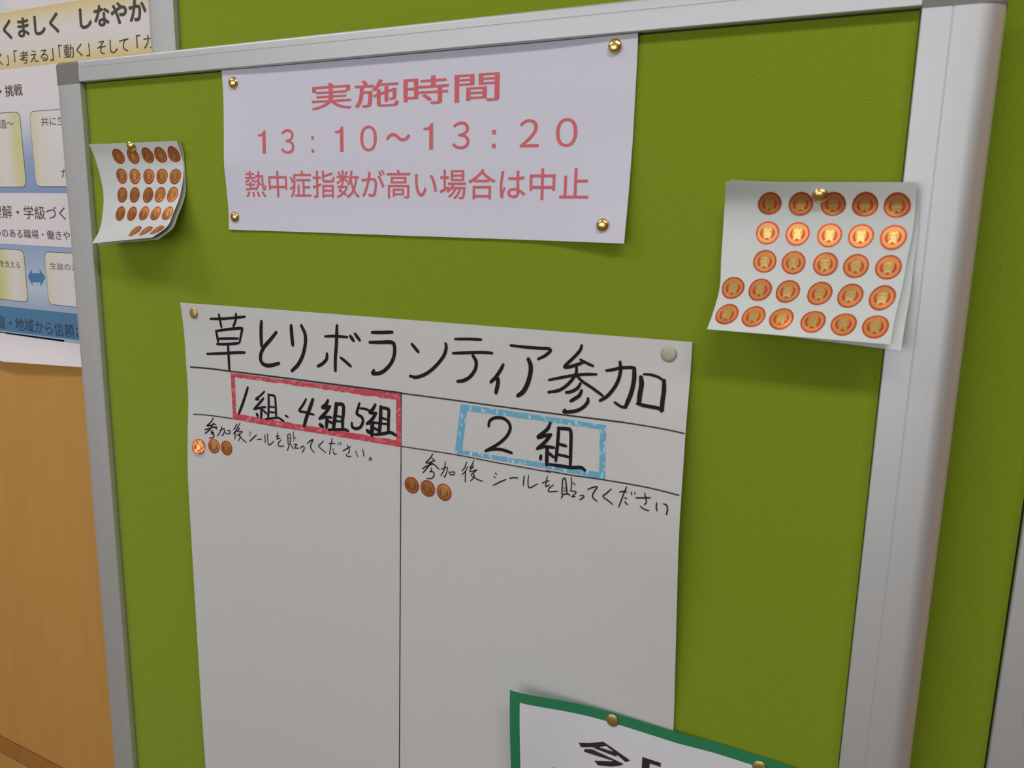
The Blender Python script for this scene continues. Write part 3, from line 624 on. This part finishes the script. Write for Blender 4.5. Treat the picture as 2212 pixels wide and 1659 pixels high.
# --- the green-edged sign at the bottom
sign = empty('green_edged_sign', (.165, 0, 1.06))
tag(sign, 'white sign on green card, its top left corner curling off the poster', 'sign')
def h_sign(x, z):
    t = math.exp(-((x-.0135)/.05)**2) if x > .0135 else 1
    base = .0046 if x < .16 else .0046-.0030*min(1, (x-.16)/.03)
    if x > .235: base += .0090*min(1, (x-.235)/.04)**1.3
    return base+.0105*t*math.exp(-((1.1780-z)/.10)**2)+.004*t
SX0, SX1, SZ1, SZ0 = .0135, .3225, 1.1782, .952
def sgn(eps): return lambda x, z: (x, -h_sign(x, z)-eps, z)
sheet_grid('green_backing', lambda u, v: sgn(0)(SX0+(SX1-SX0)*u, SZ1-(SZ1-SZ0)*v), 60, 30, M['green_card'], sign)
sheet_grid('white_paper', lambda u, v: sgn(.0003)(SX0+.0098+(SX1-SX0-.0196)*u, SZ1-.0094-(SZ1-SZ0-.019)*v), 60, 30, M['sign_white'], sign, thick=.0001)
fl = Flat(sgn(.0005))
for L in SIGN['ima']: fl.poly([(x*1e-4, z*1e-4) for x, z in L])
for xa, xb, za, zb in ((.1316, .1382, 1.080, 1.1466), (.1662, .1728, 1.080, 1.1466), (.1382, .1662, 1.1428, 1.1466), (.1382, .1662, 1.1135, 1.1172), (.1382, .1662, 1.084, 1.0878)):
    fl.poly([(xa, za), (xb, za), (xb, zb), (xa, zb)])
fl.build('black_print', M['sign_ink'], sign)
fl = Flat(sgn(.0005)); fl.text('草', .0382, .092, 1.045, 1.1118, .03)
fl.build('green_print', M['sign_green'], sign)
for (x, z), lab in zip(PINS['sign'], ('brass drawing pin on the green top edge of the sign, over the poster', 'brass drawing pin on the green top edge of the sign, right of the poster')):
    pin(FLAT_PIN, x*1e-4, z*1e-4, h_sign(x*1e-4, z*1e-4), lab)
# --- the printed poster on the wall
wall_poster = empty('printed_poster', (-.95, YW, 1.36))
tag(wall_poster, 'colour printed school poster on the wall, left of and behind the front board', 'poster')
PXA, PXB, PZT = -1.36, -.445, 1.93
def foot_z(x):
    if x > -.8345: return 1.3725+(x+.8345)/(.1524)*.0078
    return 1.3725+min(.03, (-.8345-x))*.085
def wp_pt(u, v):
    x = PXA+(PXB-PXA)*u; zb = foot_z(x); z = PZT-(PZT-zb)*v
    curl = max(0, (1.410-z)/.036)
    d = .013*curl**1.7 if x < -.50 else 0
    if x > -.62: d *= max(0, (-.50-x)/.12) if x < -.50 else 0
    return (x, YW-.0009-d, z)
sheet_grid('paper', wp_pt, 40, 120, M['poster_white'], wall_poster, thick=.0002)
YP = YW-.0009
def lay(k): return lambda x, z: (x, YP-.00012*k, z)
def rounded(x0, x1, z0, z1, r, n=6):
    P = []
    for cx, cz, a in ((x1-r, z1-r, 0), (x0+r, z1-r, 90), (x0+r, z0+r, 180), (x1-r, z0+r, 270)):
        P += [(cx+r*math.cos(math.radians(a+90*i/n)), cz+r*math.sin(math.radians(a+90*i/n))) for i in range(n+1)]
    return P
def shape(name, P, k, mt):
    fl = Flat(lay(k)); fl.poly(P); return fl.build(name, mt, wall_poster)
WH, SK, BL = (.86, .79, .83), (.50, .60, .78), (.33, .43, .66)
# printed colour fields, object space is world space shifted to the poster's base
mt_blue = ramp_mat('printed_blue_field', 2, [(1.452, (.42, .50, .68)), (1.475, (.55, .66, .78)), (1.53, (.36, .46, .68)), (1.60, (.28, .38, .62)), (1.645, (.34, .44, .70)), (1.68, (.66, .68, .80)), (1.702, (.84, .79, .84)), (1.72, (.84, .79, .84))])
shape('blue_field', [(PXA+.01, 1.409), (-.50, 1.409), (-.50, 1.712), (PXA+.01, 1.712)], 1, mt_blue)
CRM, YEL = (.83, .77, .70), (.80, .62, .28)
mt_band = ramp_mat('printed_yellow_band', 2, [(1.7553, YEL), (1.764, (.82, .69, .42)), (1.775, CRM), (1.795, (.84, .78, .80)), (1.80, CRM), (1.812, (.82, .72, .48)), (1.8225, YEL)])
shape('title_band', [(PXA+.01, 1.7553), (PXB-.002, 1.7553), (PXB-.002, 1.8222), (PXA+.01, 1.8222)], 1, mt_band)
mt_top = ramp_mat('printed_blue_corner', 0, [(-.86, (.30, .55, .70)), (-.80, (.60, .72, .80)), (-.765, (.86, .79, .83))])
shape('upper_field', [(PXA+.01, 1.824), (-.75, 1.824), (-.75, 1.90), (PXA+.01, 1.90)], 1, mt_top)
shape('white_band', [(PXA+.01, 1.5333), (-.60, 1.5333), (-.60, 1.6005), (PXA+.01, 1.6005)], 2, M['poster_white'])
shape('blue_band', [(PXA+.01, 1.4095), (-.60, 1.4145), (-.60, 1.449), (PXA+.01, 1.4446)], 2, M['poster_blue'])
shape('pale_strip', [(PXA+.01, 1.4005), (-.7141, 1.4049), (-.7141, 1.4115), (PXA+.01, 1.409)], 1, M['poster_sky'])
mt_box = ramp_mat('printed_yellow_box', 0, [(-.842, (.70, .66, .28)), (-.815, (.84, .78, .72)), (-.80, (.83, .77, .74)), (-.776, (.74, .70, .36))])
mt_box2 = ramp_mat('printed_yellow_box_beside', 0, [(-.752, (.72, .68, .36)), (-.730, (.82, .76, .66)), (-.70, (.84, .79, .80)), (-.60, (.84, .79, .80))])
for x0, x1, z0, z1, mtx in ((-1.02, -.7655, 1.6085, 1.7015, mt_box), (-.7440, -.55, 1.6091, 1.7010, mt_box2), (-1.02, -.7850, 1.4572, 1.5258, mt_box), (-.7392, -.55, 1.4575, 1.5255, mt_box2)):
    fl = Flat(lay(2)); fl.poly(rounded(x0-.0008, x1+.0008, z0-.0008, z1+.0008, .0085)); o = fl.build('text_box', M['poster_navy'], wall_poster)
    fl = Flat(lay(3)); fl.poly(rounded(x0, x1, z0, z1, .008)); q = fl.build('box_fill', mtx, o)
    q.matrix_parent_inverse = Matrix.Identity(4)
shape('double_arrow', [(x*1e-4, z*1e-4) for x, z in WGEO['arrow']], 2, M['poster_blue'])
for s_, (xa, xb, za, zb), kind in WTXT:
    fl = Flat(lay(4)); fl.text(s_, xa*1e-4, xb*1e-4, za*1e-4, zb*1e-4, (.028 if kind == 'heavy' else 0))
    fl.build('title_print' if kind == 'heavy' else 'caption_print', M['poster_navy' if za < 14400 else 'poster_ink'], wall_poster)
